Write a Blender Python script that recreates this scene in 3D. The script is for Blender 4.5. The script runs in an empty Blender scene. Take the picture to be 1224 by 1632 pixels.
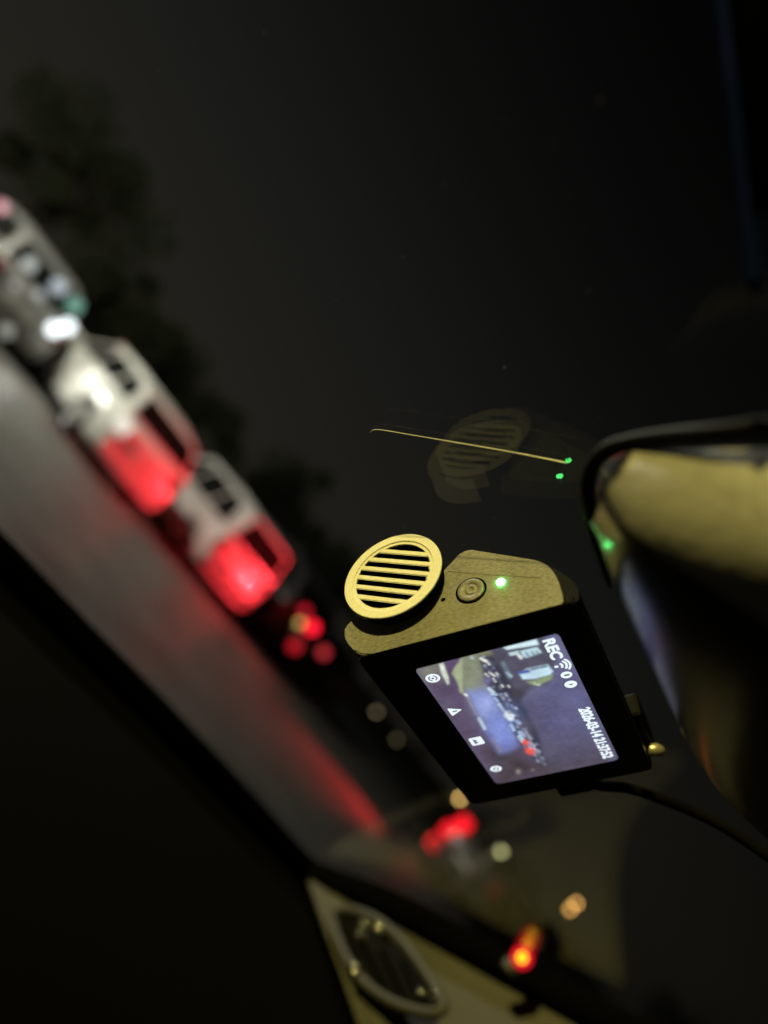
import bpy, bmesh, math, random
import numpy as np
from mathutils import Vector, Matrix

random.seed(4); RNG = np.random.default_rng(4)
S = bpy.context.scene
C = S.collection
R_ = math.radians

# ------------------------------------------------------------------ camera
FPX, PW, PH = 1300.0, 1224.0, 1632.0
EYE = Vector((0, 0, 1.2))
pit, rol = math.atan(192 / FPX), R_(52)
Rv = Vector((1, 0, 0)); Fv = Vector((0, math.cos(pit), math.sin(pit))); Uv = Vector((0, -math.sin(pit), math.cos(pit)))
CX = math.cos(rol) * Rv + math.sin(rol) * Uv            # image right
CD = math.sin(rol) * Rv - math.cos(rol) * Uv            # image down
cam_d = bpy.data.cameras.new('camera'); cam = bpy.data.objects.new('camera', cam_d); C.objects.link(cam)
cam.matrix_world = Matrix(((CX.x, -CD.x, -Fv.x, EYE.x), (CX.y, -CD.y, -Fv.y, EYE.y), (CX.z, -CD.z, -Fv.z, EYE.z), (0, 0, 0, 1)))
cam_d.sensor_fit = 'VERTICAL'; cam_d.sensor_height = 36.0; cam_d.lens = FPX / PH * 36.0
cam_d.clip_start = 0.01; cam_d.clip_end = 2000
cam_d.dof.use_dof = True; cam_d.dof.focus_distance = 0.2165; cam_d.dof.aperture_fstop = 5.6
S.camera = cam

# ------------------------------------------------------------------ night sky, faint moonlight, exposure
W = bpy.data.worlds.new('World'); S.world = W; W.use_nodes = True
wt = W.node_tree; wt.nodes.clear()
wo = wt.nodes.new('ShaderNodeOutputWorld'); wb = wt.nodes.new('ShaderNodeBackground')
sky = wt.nodes.new('ShaderNodeTexSky'); sky.sky_type = 'NISHITA'; sky.sun_disc = False
sky.sun_elevation = R_(-8); sky.sun_rotation = R_(200)
tc = wt.nodes.new('ShaderNodeTexCoord'); sp = wt.nodes.new('ShaderNodeSeparateXYZ'); rp = wt.nodes.new('ShaderNodeValToRGB')
wt.links.new(tc.outputs['Generated'], sp.inputs[0]); wt.links.new(sp.outputs['Z'], rp.inputs[0])
els = rp.color_ramp.elements                             # town glow: strongest low over the horizon
els[0].position = 0.0; els[0].color = (.0190, .0165, .0125, 1)
els[1].position = 1.0; els[1].color = (.0010, .0010, .0011, 1)
for p_, c_ in ((.10, (.0175, .0158, .0125, 1)), (.26, (.0118, .0114, .0100, 1)), (.45, (.0056, .0055, .0053, 1)), (.65, (.0016, .0016, .0016, 1))):
    e = els.new(p_); e.color = c_
ad = wt.nodes.new('ShaderNodeMixRGB'); ad.blend_type = 'ADD'; ad.inputs[0].default_value = .05
gd = wt.nodes.new('ShaderNodeVectorMath'); gd.operation = 'DOT_PRODUCT'; gd.inputs[1].default_value = (-.707, .707, 0)   # the town lies to the left
wt.links.new(tc.outputs['Generated'], gd.inputs[0])
mr = wt.nodes.new('ShaderNodeMapRange'); mr.inputs['From Min'].default_value = 0; mr.inputs['From Max'].default_value = 1
mr.inputs['To Min'].default_value = .22; mr.inputs['To Max'].default_value = 1.06; wt.links.new(gd.outputs['Value'], mr.inputs['Value'])
mu = wt.nodes.new('ShaderNodeVectorMath'); mu.operation = 'SCALE'
wt.links.new(rp.outputs[0], mu.inputs[0]); wt.links.new(mr.outputs[0], mu.inputs['Scale'])
wt.links.new(mu.outputs[0], ad.inputs[1]); wt.links.new(sky.outputs[0], ad.inputs[2])
wt.links.new(ad.outputs[0], wb.inputs[0]); wb.inputs[1].default_value = 1.0
wt.links.new(wb.outputs[0], wo.inputs[0])
sd = bpy.data.lights.new('moon_light', 'SUN'); sd.energy = .004; sd.angle = R_(1); sd.color = (.8, .88, 1)
so = bpy.data.objects.new('moon_light', sd); C.objects.link(so); so.rotation_euler = (R_(50), 0, R_(200))
S.view_settings.view_transform = 'Standard'; S.view_settings.look = 'None'
S.view_settings.exposure = 0; S.view_settings.gamma = 1
S.cycles.max_bounces = 8; S.cycles.transparent_max_bounces = 12; S.cycles.use_denoising = True
S.cycles.sample_clamp_indirect = 4

# ------------------------------------------------------------------ helpers
def srgb(r, g, b):
    f = lambda v: (v / 255 / 12.92) if v <= 10.3 else ((v / 255 + .055) / 1.055) ** 2.4
    return (f(r), f(g), f(b))
def at(x, y, depth):
    """the point of the place that lies DEPTH metres into the view along the line of sight x, y"""
    return EYE + (Fv + CX * ((x - 612) / FPX) + CD * ((y - 816) / FPX)) * depth
def mat(name, col, rough=.5, metal=0., var=.0, vs=40., bump=0., bs=200., coat=0., spec=None, stretch=(1, 1, 1), coords='Object'):
    m = bpy.data.materials.new(name); m.use_nodes = True
    nt = m.node_tree; b = nt.nodes['Principled BSDF']
    b.inputs['Base Color'].default_value = (*col, 1); b.inputs['Roughness'].default_value = rough
    b.inputs['Metallic'].default_value = metal; b.inputs['Coat Weight'].default_value = coat
    if spec is not None: b.inputs['Specular IOR Level'].default_value = spec
    if var or bump:
        t = nt.nodes.new('ShaderNodeTexCoord'); mp = nt.nodes.new('ShaderNodeMapping'); mp.inputs['Scale'].default_value = stretch
        nt.links.new(t.outputs[coords], mp.inputs[0])
    if var:
        n = nt.nodes.new('ShaderNodeTexNoise'); n.inputs['Scale'].default_value = vs; n.inputs['Detail'].default_value = 6
        nt.links.new(mp.outputs[0], n.inputs['Vector'])
        r = nt.nodes.new('ShaderNodeValToRGB')
        r.color_ramp.elements[0].position = .3; r.color_ramp.elements[1].position = .7
        r.color_ramp.elements[0].color = (*[c * (1 - var) for c in col], 1)
        r.color_ramp.elements[1].color = (*[min(1, c * (1 + var)) for c in col], 1)
        nt.links.new(n.outputs['Fac'], r.inputs[0]); nt.links.new(r.outputs[0], b.inputs['Base Color'])
    if bump:
        n2 = nt.nodes.new('ShaderNodeTexNoise'); n2.inputs['Scale'].default_value = bs; n2.inputs['Detail'].default_value = 4
        nt.links.new(mp.outputs[0], n2.inputs['Vector'])
        bp = nt.nodes.new('ShaderNodeBump'); bp.inputs['Strength'].default_value = bump; bp.inputs['Distance'].default_value = .0005
        nt.links.new(n2.outputs['Fac'], bp.inputs['Height']); nt.links.new(bp.outputs[0], b.inputs['Normal'])
    return m
def emit(name, col, strength):
    m = bpy.data.materials.new(name); m.use_nodes = True; nt = m.node_tree; nt.nodes.clear()
    o = nt.nodes.new('ShaderNodeOutputMaterial'); e = nt.nodes.new('ShaderNodeEmission')
    e.inputs[0].default_value = (*col, 1); e.inputs[1].default_value = strength
    nt.links.new(e.outputs[0], o.inputs[0]); return m
def link(name, me, m, parent=None, smooth=False):
    o = bpy.data.objects.new(name, me); C.objects.link(o)
    if m is not None: me.materials.append(m)
    if parent is not None: o.parent = parent
    if smooth:
        for p in me.polygons: p.use_smooth = True
    return o
def from_bm(name, bm, m, parent=None, smooth=False):
    bmesh.ops.recalc_face_normals(bm, faces=bm.faces)
    me = bpy.data.meshes.new(name); bm.to_mesh(me); bm.free()
    return link(name, me, m, parent, smooth)
def from_py(name, v, f, m, parent=None, smooth=False):
    me = bpy.data.meshes.new(name); me.from_pydata([tuple(p) for p in v], [], f); me.update()
    return link(name, me, m, parent, smooth)
def tag(o, label, cat, group=None, kind=None):
    o['label'] = label
    if cat: o['category'] = cat
    if group: o['group'] = group
    if kind: o['kind'] = kind
    return o
def thing(name, label, cat, loc=(0, 0, 0), rot=None, group=None):
    o = bpy.data.objects.new(name, None); o.empty_display_size = .1; C.objects.link(o)
    o.location = loc
    if rot is not None: o.rotation_euler = rot
    return tag(o, label, cat, group)
def add_box(bm, lo, hi, M=None):
    vs = [bm.verts.new((x, y, z)) for x in (lo[0], hi[0]) for y in (lo[1], hi[1]) for z in (lo[2], hi[2])]
    for f in ((0, 1, 3, 2), (4, 6, 7, 5), (0, 4, 5, 1), (2, 3, 7, 6), (0, 2, 6, 4), (1, 5, 7, 3)):
        bm.faces.new([vs[i] for i in f])
    if M is not None:
        for v in vs: v.co = M @ v.co
def box_obj(name, lo, hi, m, parent=None, bevel=0., M=None, seg=2):
    bm = bmesh.new(); add_box(bm, lo, hi, M)
    if bevel: bmesh.ops.bevel(bm, geom=list(bm.edges), offset=bevel, segments=seg, affect='EDGES', profile=.5)
    return from_bm(name, bm, m, parent)
def prism(bm, poly, to3, h0, h1):
    """poly: list of 2-D points; to3(p, h) -> 3-D"""
    a = [bm.verts.new(to3(p, h0)) for p in poly]; b = [bm.verts.new(to3(p, h1)) for p in poly]
    n = len(poly); bm.faces.new(a); bm.faces.new(list(reversed(b)))
    for i in range(n): bm.faces.new((a[i], b[i], b[(i + 1) % n], a[(i + 1) % n]))
    return a, b
def lathe(bm, prof, n, to3):
    """prof: (r, h) pairs; to3(r cos, r sin, h)"""
    rings = []
    for r, h in prof:
        rings.append([bm.verts.new(to3(r * math.cos(2 * math.pi * k / n), r * math.sin(2 * math.pi * k / n), h)) for k in range(n)])
    for a, b in zip(rings, rings[1:]):
        for k in range(n): bm.faces.new((a[k], a[(k + 1) % n], b[(k + 1) % n], b[k]))
    return rings
def tube(bm, pts, rad, n=10, cap=True):
    pts = [Vector(p) for p in pts]; rads = rad if isinstance(rad, (list, tuple)) else [rad] * len(pts)
    rings = []; up = Vector((.13, .21, .97))
    for i, p in enumerate(pts):
        d = (pts[min(i + 1, len(pts) - 1)] - pts[max(i - 1, 0)]).normalized()
        s = d.cross(up).normalized(); t = s.cross(d)
        rings.append([bm.verts.new(p + (s * math.cos(2 * math.pi * k / n) + t * math.sin(2 * math.pi * k / n)) * rads[i]) for k in range(n)])
    for a, b in zip(rings, rings[1:]):
        for k in range(n): bm.faces.new((a[k], a[(k + 1) % n], b[(k + 1) % n], b[k]))
    if cap:
        bm.faces.new(rings[0]); bm.faces.new(list(reversed(rings[-1])))
def spline(pts, n=8):
    pts = [Vector(p) for p in pts]; out = []
    for i in range(len(pts) - 1):
        p0 = pts[max(i - 1, 0)]; p1 = pts[i]; p2 = pts[i + 1]; p3 = pts[min(i + 2, len(pts) - 1)]
        for k in range(n):
            t = k / n
            out.append(.5 * ((2 * p1) + (p2 - p0) * t + (2 * p0 - 5 * p1 + 4 * p2 - p3) * t * t + (3 * p1 - p0 - 3 * p2 + p3) * t ** 3))
    out.append(pts[-1]); return out
def round_poly(poly, rad, n=5):
    """round the corners of a 2-D polygon, one radius per corner"""
    out = []; N = len(poly)
    for i in range(N):
        p = Vector(poly[i]); a = Vector(poly[i - 1]); b = Vector(poly[(i + 1) % N]); r = rad[i] if isinstance(rad, (list, tuple)) else rad
        if r <= 0: out.append(tuple(p)); continue
        pa = p + (a - p).normalized() * min(r, (a - p).length * .48); pb = p + (b - p).normalized() * min(r, (b - p).length * .48)
        for k in range(n + 1):
            t = k / n; out.append(tuple(pa * (1 - t) ** 2 + p * 2 * t * (1 - t) + pb * t * t))
    return out
def spot(name, loc, aim, power, col, size, blend=.4, rad=.05, parent=None):
    l = bpy.data.lights.new(name, 'SPOT'); l.energy = power; l.color = col; l.spot_size = R_(size); l.spot_blend = blend; l.shadow_soft_size = rad
    o = bpy.data.objects.new(name, l); C.objects.link(o)
    o.location = loc; o.rotation_euler = (Vector(aim) - Vector(loc)).to_track_quat('-Z', 'Y').to_euler()
    if parent is not None:
        o.parent = parent; o.matrix_parent_inverse = parent.matrix_basis.inverted()
    return o

# windscreen plane (world): WN . (p - EYE) = WD, raked 29 degrees, the car points left of the view
WN = Vector((-.24353, .41382, .87718)); WD = .13161
WA = Vector((.862, .507, 0)).normalized(); WU = WA.cross(WN)
if WU.z < 0: WU = -WU
def onglass(x, y, off=0.):
    d = (Fv + CX * ((x - 612) / FPX) + CD * ((y - 816) / FPX))
    return EYE + d * ((WD - off) / d.dot(WN))

# ------------------------------------------------------------------ ground
HEAD = R_(-45); HV = Vector((math.sin(HEAD), math.cos(HEAD), 0)); LV = Vector((-math.cos(HEAD), math.sin(HEAD), 0))
def road_mat():
    m = mat('asphalt', (.125, .122, .112), .5, var=.3, vs=1.2, bump=.5, bs=90)
    return m
gm = mat('dry_grass_verge', (.045, .05, .028), .9, var=.4, vs=.6)
def sheet(name, cx, cy, la, lb, z, m):
    o = Vector((cx, cy, z)); v = [o + HV * a * la + LV * b * lb for a, b in ((-1, -1), (1, -1), (1, 1), (-1, 1))]
    return from_py(name, v, [(0, 1, 2, 3)], m)
tag(sheet('ground', 0, 0, 900, 900, -.02, gm), 'dark open ground reaching the horizon', None, kind='structure')
q = HV * -37 - LV * 8
tag(sheet('road', q.x, q.y, 63, 17, 0, road_mat()), 'grey asphalt road lit from the left', None, kind='structure')
bm = bmesh.new()
KM = Matrix.Rotation(math.pi / 2 - HEAD, 4, 'Z')
add_box(bm, (26, -25, -.1), (26.3, 9, .13), KM)
tag(from_bm('kerb', bm, mat('kerb_concrete', (.25, .24, .22), .8, var=.2, vs=3)), 'pale concrete kerb beyond the row of cars', None, kind='structure')

# ------------------------------------------------------------------ cars of the queue
glassm = mat('car_glass', (.010, .011, .010), .08, spec=.6)
tyrem = mat('tyre_rubber', (.018, .018, .018), .8, bump=.3)
rimm = mat('rim_alloy', (.35, .35, .34), .35, metal=.9)
holem = mat('hole_black', (.0015, .0015, .0015), .95, spec=0.)
trimm = mat('black_trim', (.02, .02, .02), .6)
platem = mat('number_plate_blank', (.6, .6, .55), .5)
def loft(bm, secs):
    rings = [[bm.verts.new(p) for p in s] for s in secs]; n = len(secs[0])
    for a, b in zip(rings, rings[1:]):
        for k in range(n): bm.faces.new((a[k], a[(k + 1) % n], b[(k + 1) % n], b[k]))
    bm.faces.new(rings[0]); bm.faces.new(list(reversed(rings[-1])))
def make_car(name, label, group, pos, paint, heading=HEAD, kind='hatch', tail=None, head=None, scale=1.0):
    """pos: ground point under the middle of the tail"""
    c = thing(name, label, 'car', group=group)
    hv = Vector((math.sin(heading), math.cos(heading), 0)); lv = Vector((-math.cos(heading), math.sin(heading), 0))
    c.location = Vector(pos) + hv * 2.1 * scale; c.rotation_euler = (0, 0, math.pi / 2 - heading); c.scale = (scale,) * 3
    # x forward, y left. lower body: cross sections from tail to nose
    st = [(-2.08, .34, .80, .70), (-2.02, .24, .93, .80), (-1.6, .20, .97, .85), (-.6, .19, .95, .86), (.5, .19, .93, .86),
          (1.1, .20, .90, .855), (1.65, .21, .80, .83), (1.98, .24, .70, .76), (2.08, .32, .60, .64)]
    secs = []
    for x, z0, z1, w in st:
        zm = z0 + (z1 - z0) * .55
        secs.append([(x, -w * .93, z0), (x, -w, z0 + .1), (x, -w, zm), (x, -w * .975, z1 - .05), (x, -w * .9, z1),
                     (x, w * .9, z1), (x, w * .975, z1 - .05), (x, w, zm), (x, w, z0 + .1), (x, w * .93, z0)])
    bm = bmesh.new(); loft(bm, secs); body = from_bm('body', bm, paint, c, True)
    # greenhouse
    if kind == 'van': prof = [(-2.02, .92), (-1.92, 1.52), (-1.3, 1.60), (.25, 1.58), (1.15, .90)]
    else: prof = [(-1.98, .92), (-1.62, 1.38), (-1.05, 1.49), (.1, 1.48), (1.12, .89)]
    def gsec(x, z):
        t = (z - .9) / .6; return .80 - .17 * max(0, t)
    v = []; n = len(prof)
    for s in (-1, 1):
        for x, z in prof: v.append((x, s * gsec(x, z), z))
    bm = bmesh.new(); V = [bm.verts.new(p) for p in v]
    bm.faces.new(V[:n]); bm.faces.new(list(reversed(V[n:])))
    for i in range(n): bm.faces.new((V[i], V[n + i], V[n + (i + 1) % n], V[(i + 1) % n]))
    bmesh.ops.bevel(bm, geom=[e for e in bm.edges], offset=.05, segments=3, affect='EDGES', profile=.5)
    from_bm('cabin', bm, paint, c, True)
    # side windows: each a proud dark pane
    rz = prof[2][1] - .12
    wins = [[(-1.72, 1.02), (-1.45, rz - .04), (-1.05, rz), (-.98, .99)], [(-.90, .99), (-.97, rz), (-.22, rz), (-.15, .98)], [(-.07, .98), (-.13, rz), (.12, rz - .01), (.80, .96)]]
    for s in (-1, 1):
        for wpts in wins:
            vv = []
            for off in (-.01, .014):
                for x, z in round_poly(wpts, .06, 3): vv.append((x, s * (gsec(x, z) + off), z))
            k = len(vv) // 2; f = [tuple(range(k)), tuple(reversed(range(k, 2 * k)))] + [(i, (i + 1) % k, k + (i + 1) % k, k + i) for i in range(k)]
            from_py('side_window', vv, f, glassm, c)
        # door mirror, handle
        box_obj('door_mirror', (.62, s * .84 - .05, .93), (.80, s * .97 + .03, 1.06), paint, c, .03)
        for hx in (-1.0, -.05): box_obj('door_handle', (hx - .1, s * .862 - .015, .80), (hx + .1, s * .862 + .015, .83), trimm, c, .006)
        box_obj('sill', (-1.0, s * .80 - .05, .16), (1.0, s * .80 + .05, .24), trimm, c, .02)
    for nm, (i, j) in (('rear_window', (0, 1)), ('windscreen', (3, 4))):
        (x0, z0), (x1, z1) = prof[i], prof[j]
        d = Vector((x1 - x0, 0, z1 - z0)).normalized(); nn = Vector((-d.z, 0, d.x))
        if (nm == 'rear_window') != (nn.x < 0): nn = -nn
        vv = []
        for off in (.0, .012):
            for t, s in ((.14, -1), (.14, 1), (.9, 1), (.9, -1)):
                p = Vector((x0 + (x1 - x0) * t, s * (gsec(0, z0 + (z1 - z0) * t) - .09), z0 + (z1 - z0) * t)) + nn * off; vv.append(p)
        from_py(nm, vv, [(0, 1, 2, 3), (7, 6, 5, 4), (0, 4, 5, 1), (1, 5, 6, 2), (2, 6, 7, 3), (3, 7, 4, 0)], glassm, c)
    for x in (-1.28, 1.28):
        for s in (-1, 1):
            bm = bmesh.new(); lathe(bm, [(.19, .09), (.29, .10), (.315, .07), (.315, -.07), (.29, -.10), (.19, -.09)], 24, lambda a, b, h, x=x, s=s: (x + a, s * .775 + h * s, .315 + b))
            w = from_bm('wheel', bm, tyrem, c, True)
            bm = bmesh.new(); r = lathe(bm, [(.20, .085), (.17, .06), (.05, .075), (.045, .09)], 15, lambda a, b, h, x=x, s=s: (x + a, s * .775 + h * s, .315 + b))
            bm.faces.new(r[-1]); from_bm('rim', bm, rimm, w, False)
            bm = bmesh.new(); r = lathe(bm, [(.37, -.06), (.37, .092), (.335, .098), (.335, -.06)], 24, lambda a, b, h, x=x, s=s: (x + a, s * .775 + h * s, .315 + max(b, -.1)))
            from_bm('wheel_arch', bm, trimm, c, True)
    for s in (-1, 1):
        bm = bmesh.new(); add_box(bm, (-2.10, s * .66 - .10, .62), (-1.96, s * .66 + .145, .88)); bmesh.ops.bevel(bm, geom=list(bm.edges), offset=.03, segments=2, affect='EDGES')
        from_bm('tail_light', bm, (tail[0 if s > 0 else 1] if isinstance(tail, tuple) else tail) or mat_tail_off, c)
        bm = bmesh.new(); add_box(bm, (1.88, s * .56 - .13, .56), (2.07, s * .56 + .15, .72)); bmesh.ops.bevel(bm, geom=list(bm.edges), offset=.04, segments=2, affect='EDGES')
        from_bm('headlight', bm, head or mat_head_off, c)
    box_obj('rear_bumper', (-2.14, -.74, .33), (-1.95, .74, .50), trimm if kind == 'van' else paint, c, .04)
    box_obj('number_plate', (-2.16, -.25, .56), (-2.09, .25, .67), platem, c)
    box_obj('grille', (1.99, -.45, .34), (2.10, .45, .50), trimm, c, .02)
    return c
mat_tail_off = mat('tail_lens', (.25, .01, .01), .2, coat=.5)
mat_head_off = mat('head_lens', (.5, .5, .5), .1, coat=.5)
mat_brake = emit('brake_light_lit', (1, .012, .022), 2.2)
mat_white_head = emit('headlight_lit', (.86, .95, 1), 3.2)
darksilver_p = mat('dark_silver_paint', (.30, .30, .29), .35, metal=.3, coat=.3, var=.1, vs=3)
mat_white_small = emit('lamp_white_small', (1, .92, .8), 1.1)
mat_red_dim = emit('brake_light_dim', (1, .02, .04), .45)
white_p = mat('white_paint', (.72, .71, .66), .35, coat=.4, var=.06, vs=3)
silver_p = mat('silver_paint', (.42, .43, .42), .35, metal=.3, coat=.4, var=.08, vs=3)
grey_p = mat('grey_paint', (.55, .54, .52), .35, coat=.4, var=.08, vs=3)
dark_p = mat('dark_paint', (.03, .03, .034), .3, coat=.5)
navy_p = mat('navy_paint', (.03, .035, .05), .3, coat=.5)
G = 'cars waiting side by side across the lanes'
lane = Vector((.707, .707, 0))
Cr = Vector((-.68, 14.2, 0))
mat_reverse = emit('reversing_light_lit', (.90, .96, 1), 3.0)
mat_red_soft = emit('tail_light_soft', (1, .05, .06), 1.3)
carA = make_car('car', 'silver car with a bright white lamp, nearest the left edge of the photo', G, Cr - lane * 4.95 + HV * 2.0, darksilver_p)
carB = make_car('car', 'pale car with cream lit flank and tail lit red, beside the white lamp', G, Cr - lane * 2.87, white_p, tail=(mat_white_small, None))
carC = make_car('car', 'grey car with tail lit strong red, between pale car and dash camera', G, Cr, grey_p, tail=(None, mat_red_soft), kind='van')
carD = make_car('car', 'dark car with round red brake lights left of the dash camera grille', G, Cr + lane * 2.95 + HV * .6, dark_p, scale=1.2)
carE = make_car('car', 'dark unlit car beyond the one with round brake lights', G, Cr + lane * 5.9 + HV * 1.5, navy_p)
carG = make_car('car', 'dark car with glowing red brake lights under the dash camera', None, Vector((5.9, 14.9, 0)), dark_p, tail=(mat_brake, None), heading=R_(38))
def car_pt(c, x, y, z):
    h = math.pi / 2 - c.rotation_euler.z; hv = Vector((math.sin(h), math.cos(h), 0)); lv = Vector((-math.cos(h), math.sin(h), 0))
    return Vector(c.location) + hv * x + lv * y + Vector((0, 0, z))
for z0, z1, y0 in ((.90, 1.16, .60), (.30, .52, .66)): box_obj('tail_light', (-2.13 + (z0 > .6) * .06, y0 - .11, z0), (-1.9, y0 + .13, z1), mat_brake, carG, .03)
def glow_part(c, name, x, y, depth, rad, m):
    bm = bmesh.new(); bmesh.ops.create_icosphere(bm, subdivisions=2, radius=rad)
    inv = (Matrix.Translation(c.location) @ c.rotation_euler.to_matrix().to_4x4() @ Matrix.Diagonal((*c.scale, 1))).inverted(); p0 = at(x, y, depth)
    for v_ in bm.verts: v_.co = inv @ (v_.co + p0)
    from_bm(name, bm, m, c, True)
for x, y, rad, col, st in ((497, 1000, .12, (1, .01, .03), 3.0), (478, 993, .07, (.7, .45, .12), 2.0), (486, 974, .09, (1, .02, .05), 1.0), (470, 1030, .12, (1, .02, .04), .8), (516, 1040, .10, (1, .06, .08), .9)):
    glow_part(carD, 'tail_light', x, y, 15.4, rad, emit('tail_glow', col, st))  # last two orbs stand in for the lamps' reflections below
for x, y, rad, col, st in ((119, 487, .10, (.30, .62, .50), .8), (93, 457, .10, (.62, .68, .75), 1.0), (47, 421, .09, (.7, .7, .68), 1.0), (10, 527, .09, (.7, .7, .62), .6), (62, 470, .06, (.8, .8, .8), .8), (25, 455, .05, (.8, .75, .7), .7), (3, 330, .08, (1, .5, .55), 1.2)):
    glow_part(carA, 'glint_orb', x, y, 10.6, rad, emit('glint_glow', col, st))  # glowing orbs stand in for glints on the car body
# white lamp on the silver car's tail and the light it throws
for i, (yy, zz) in enumerate(((-.60, .98), (-.52, .80))):
    bm = bmesh.new(); bmesh.ops.create_icosphere(bm, subdivisions=2, radius=.11)
    for v_ in bm.verts: v_.co = Vector((v_.co.x * .5 - 2.1, v_.co.y + yy, v_.co.z + zz))
    from_bm('reversing_light', bm, mat_reverse, carA, True)
p = car_pt(carA, -2.35, -.6, .95)
spot('reversing_beam', p, car_pt(carB, -1.2, 1.0, .6), 38, (1, .98, .90), 150, .9, .08)
p = car_pt(carG, -2.6, .8, .92)
spot('brake_beam', p, Vector((-1.9, 13.3, 1.02)), 8500, (1, .035, .048), 31, .5, .12)
spot('brake_beam', p, Vector((1.0, 10.9, 0)), 2300, (1, .04, .04), 40, 1.0, .2)
p = car_pt(carD, -2.25, 0, .8)
spot('brake_beam', p, p - HV * 4, 70, (1, .03, .04), 130, .6, .1)
# ------------------------------------------------------------------ trees beyond the queue
leafm = mat('night_leaves', (.05, .06, .025), .8, var=.4, vs=4)
barkm = mat('bark', (.07, .055, .04), .9, bump=.6, bs=20)
def make_tree(label, pos, h, rx, seed, lean=0):
    r = random.Random(seed); t = thing('tree', label, 'tree', pos, group='trees behind the queue of cars')
    bm = bmesh.new(); tube(bm, spline([(0, 0, -.1), (.1, 0, h * .3), (lean * .5, .1, h * .55), (lean, 0, h * .85)], 5), [.2 - .16 * i / 15 for i in range(16)], 8)
    for k in range(9):
        a = r.uniform(0, 6.28); z0 = h * r.uniform(.32, .62); L = rx * r.uniform(.5, .9)
        tube(bm, [(lean * z0 / h, 0, z0), (math.cos(a) * L * .5, math.sin(a) * L * .5, z0 + L * .35), (math.cos(a) * L, math.sin(a) * L, z0 + L * .6)], [.07, .045, .015], 5)
    from_bm('trunk', bm, barkm, t)
    v = []; f = []
    cl = [(r.gauss(lean, rx * .42), r.gauss(0, rx * .42), h * .66 + r.gauss(0, h * .15), r.uniform(.35, .9) * rx * .42) for _ in range(26)]
    for cx, cy, cz, cr in cl:
        for _ in range(150):
            d = Vector((r.gauss(0, 1), r.gauss(0, 1), r.gauss(0, .8))).normalized() * cr * r.uniform(.3, 1) ** .5
            p = Vector((cx, cy, cz)) + d; s = r.uniform(.08, .2)
            a = Vector((r.gauss(0, 1), r.gauss(0, 1), r.gauss(0, 1))).normalized(); b = a.orthogonal().normalized()
            i = len(v); v += [p - a * s, p + b * s * .5, p + a * s, p - b * s * .5]; f.append((i, i + 1, i + 2, i + 3))
    from_py('crown', v, f, leafm, t)
    return t
def gxy(x, y_px_r, depth): return None
def tree_at(label, rpx, depth, top_u, rx, seed):
    """rpx: sideways, top_u: height of the crown top, both as slopes of the level view in focal pixels"""
    pos = Vector((rpx / FPX * depth, depth, 0)); h = 1.2 + (192 + top_u) / FPX * depth
    make_tree(label, pos, h, rx, seed)
tree_at('broad dark tree at the photo\'s left edge above the silver car', -700, 27, 40, 3.2, 1)
tree_at('dark tree behind the gap between silver and pale cars', -515, 30, -70, 2.4, 2)
tree_at('tall dark tree standing behind the red flanked pale car', -330, 33, -85, 2.6, 3)
tree_at('dark bushy tree behind the second red car', -110, 36, -75, 3.0, 4)
tree_at('round dark tree left of the dash camera grille', 30, 38, -78, 2.8, 5)
tree_at('low dark tree behind the dash camera', 210, 46, -90, 3.4, 6)
tree_at('dark tree low in the corner right of the amber lights', 960, 46, -95, 4.0, 7)

# ------------------------------------------------------------------ distant lamps
postm = mat('galvanised_post', (.2, .2, .2), .5, metal=.6)
def lamp(label, x, y, depth, col, stren, size, group='distant lamps along the road', squash=1.0, heads=((0, 0),), name='street_lamp', cat='street lamp'):
    p = at(x, y, depth); t = thing(name, label, cat, (p.x, p.y, 0), group=group)
    bm = bmesh.new(); tube(bm, [(0, 0, -.05), (0, 0, p.z * .6), (0, 0, p.z + .05)], [.07, .055, .04], 8); from_bm('post', bm, postm, t, True)
    for dx, dz in heads:
        bm = bmesh.new(); bmesh.ops.create_icosphere(bm, subdivisions=2, radius=size)
        for v in bm.verts: v.co = Vector((v.co.x + dx, v.co.y - .12, v.co.z * squash + p.z + dz))
        from_bm('lamp_head', bm, emit('lamp_glow', col, stren * max(1, (26 * depth / (2 * size * FPX)) ** 2)), t, True)
        bm = bmesh.new(); lathe(bm, [(.02, size * 1.5), (size * .8, size * 1.2), (size * 1.15, size * .6)], 10, lambda a, b, h, dx=dx, dz=dz: (a + dx, b - .12, h * squash + p.z + dz)); from_bm('lamp_hood', bm, postm, t)
    return t
lamp('pair of amber lamps, one above the other, far right of the cars', 908, 1448, 60, (1, .50, .13), .62, .16, heads=((0, 0), (-.02, .62)))
lamp('pale greenish bollard light beside the red brake lights', 796, 1353, 13.2, (.75, .72, .32), .5, .05, name='bollard_light', cat='bollard light', group=None)
lamp('dim amber lamp just above the red brake lights', 732, 1272, 48, (.75, .45, .13), .9, .11)
lamp('orange glow lamp below the dash camera corner', 556, 1085, 50, (.85, .38, .05), .25, .22)
lamp('faint grey brown lamp, upper of two below the camera edge', 600, 1134, 55, (.55, .42, .25), .13, .16)
lamp('faintest brown lamp, lower of two below the camera edge', 632, 1178, 60, (.5, .38, .22), .08, .17)
lamp('dim pinkish lamp behind the pale car\'s roof', 195, 556, 26, (.55, .28, .2), .45, .11)

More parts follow.
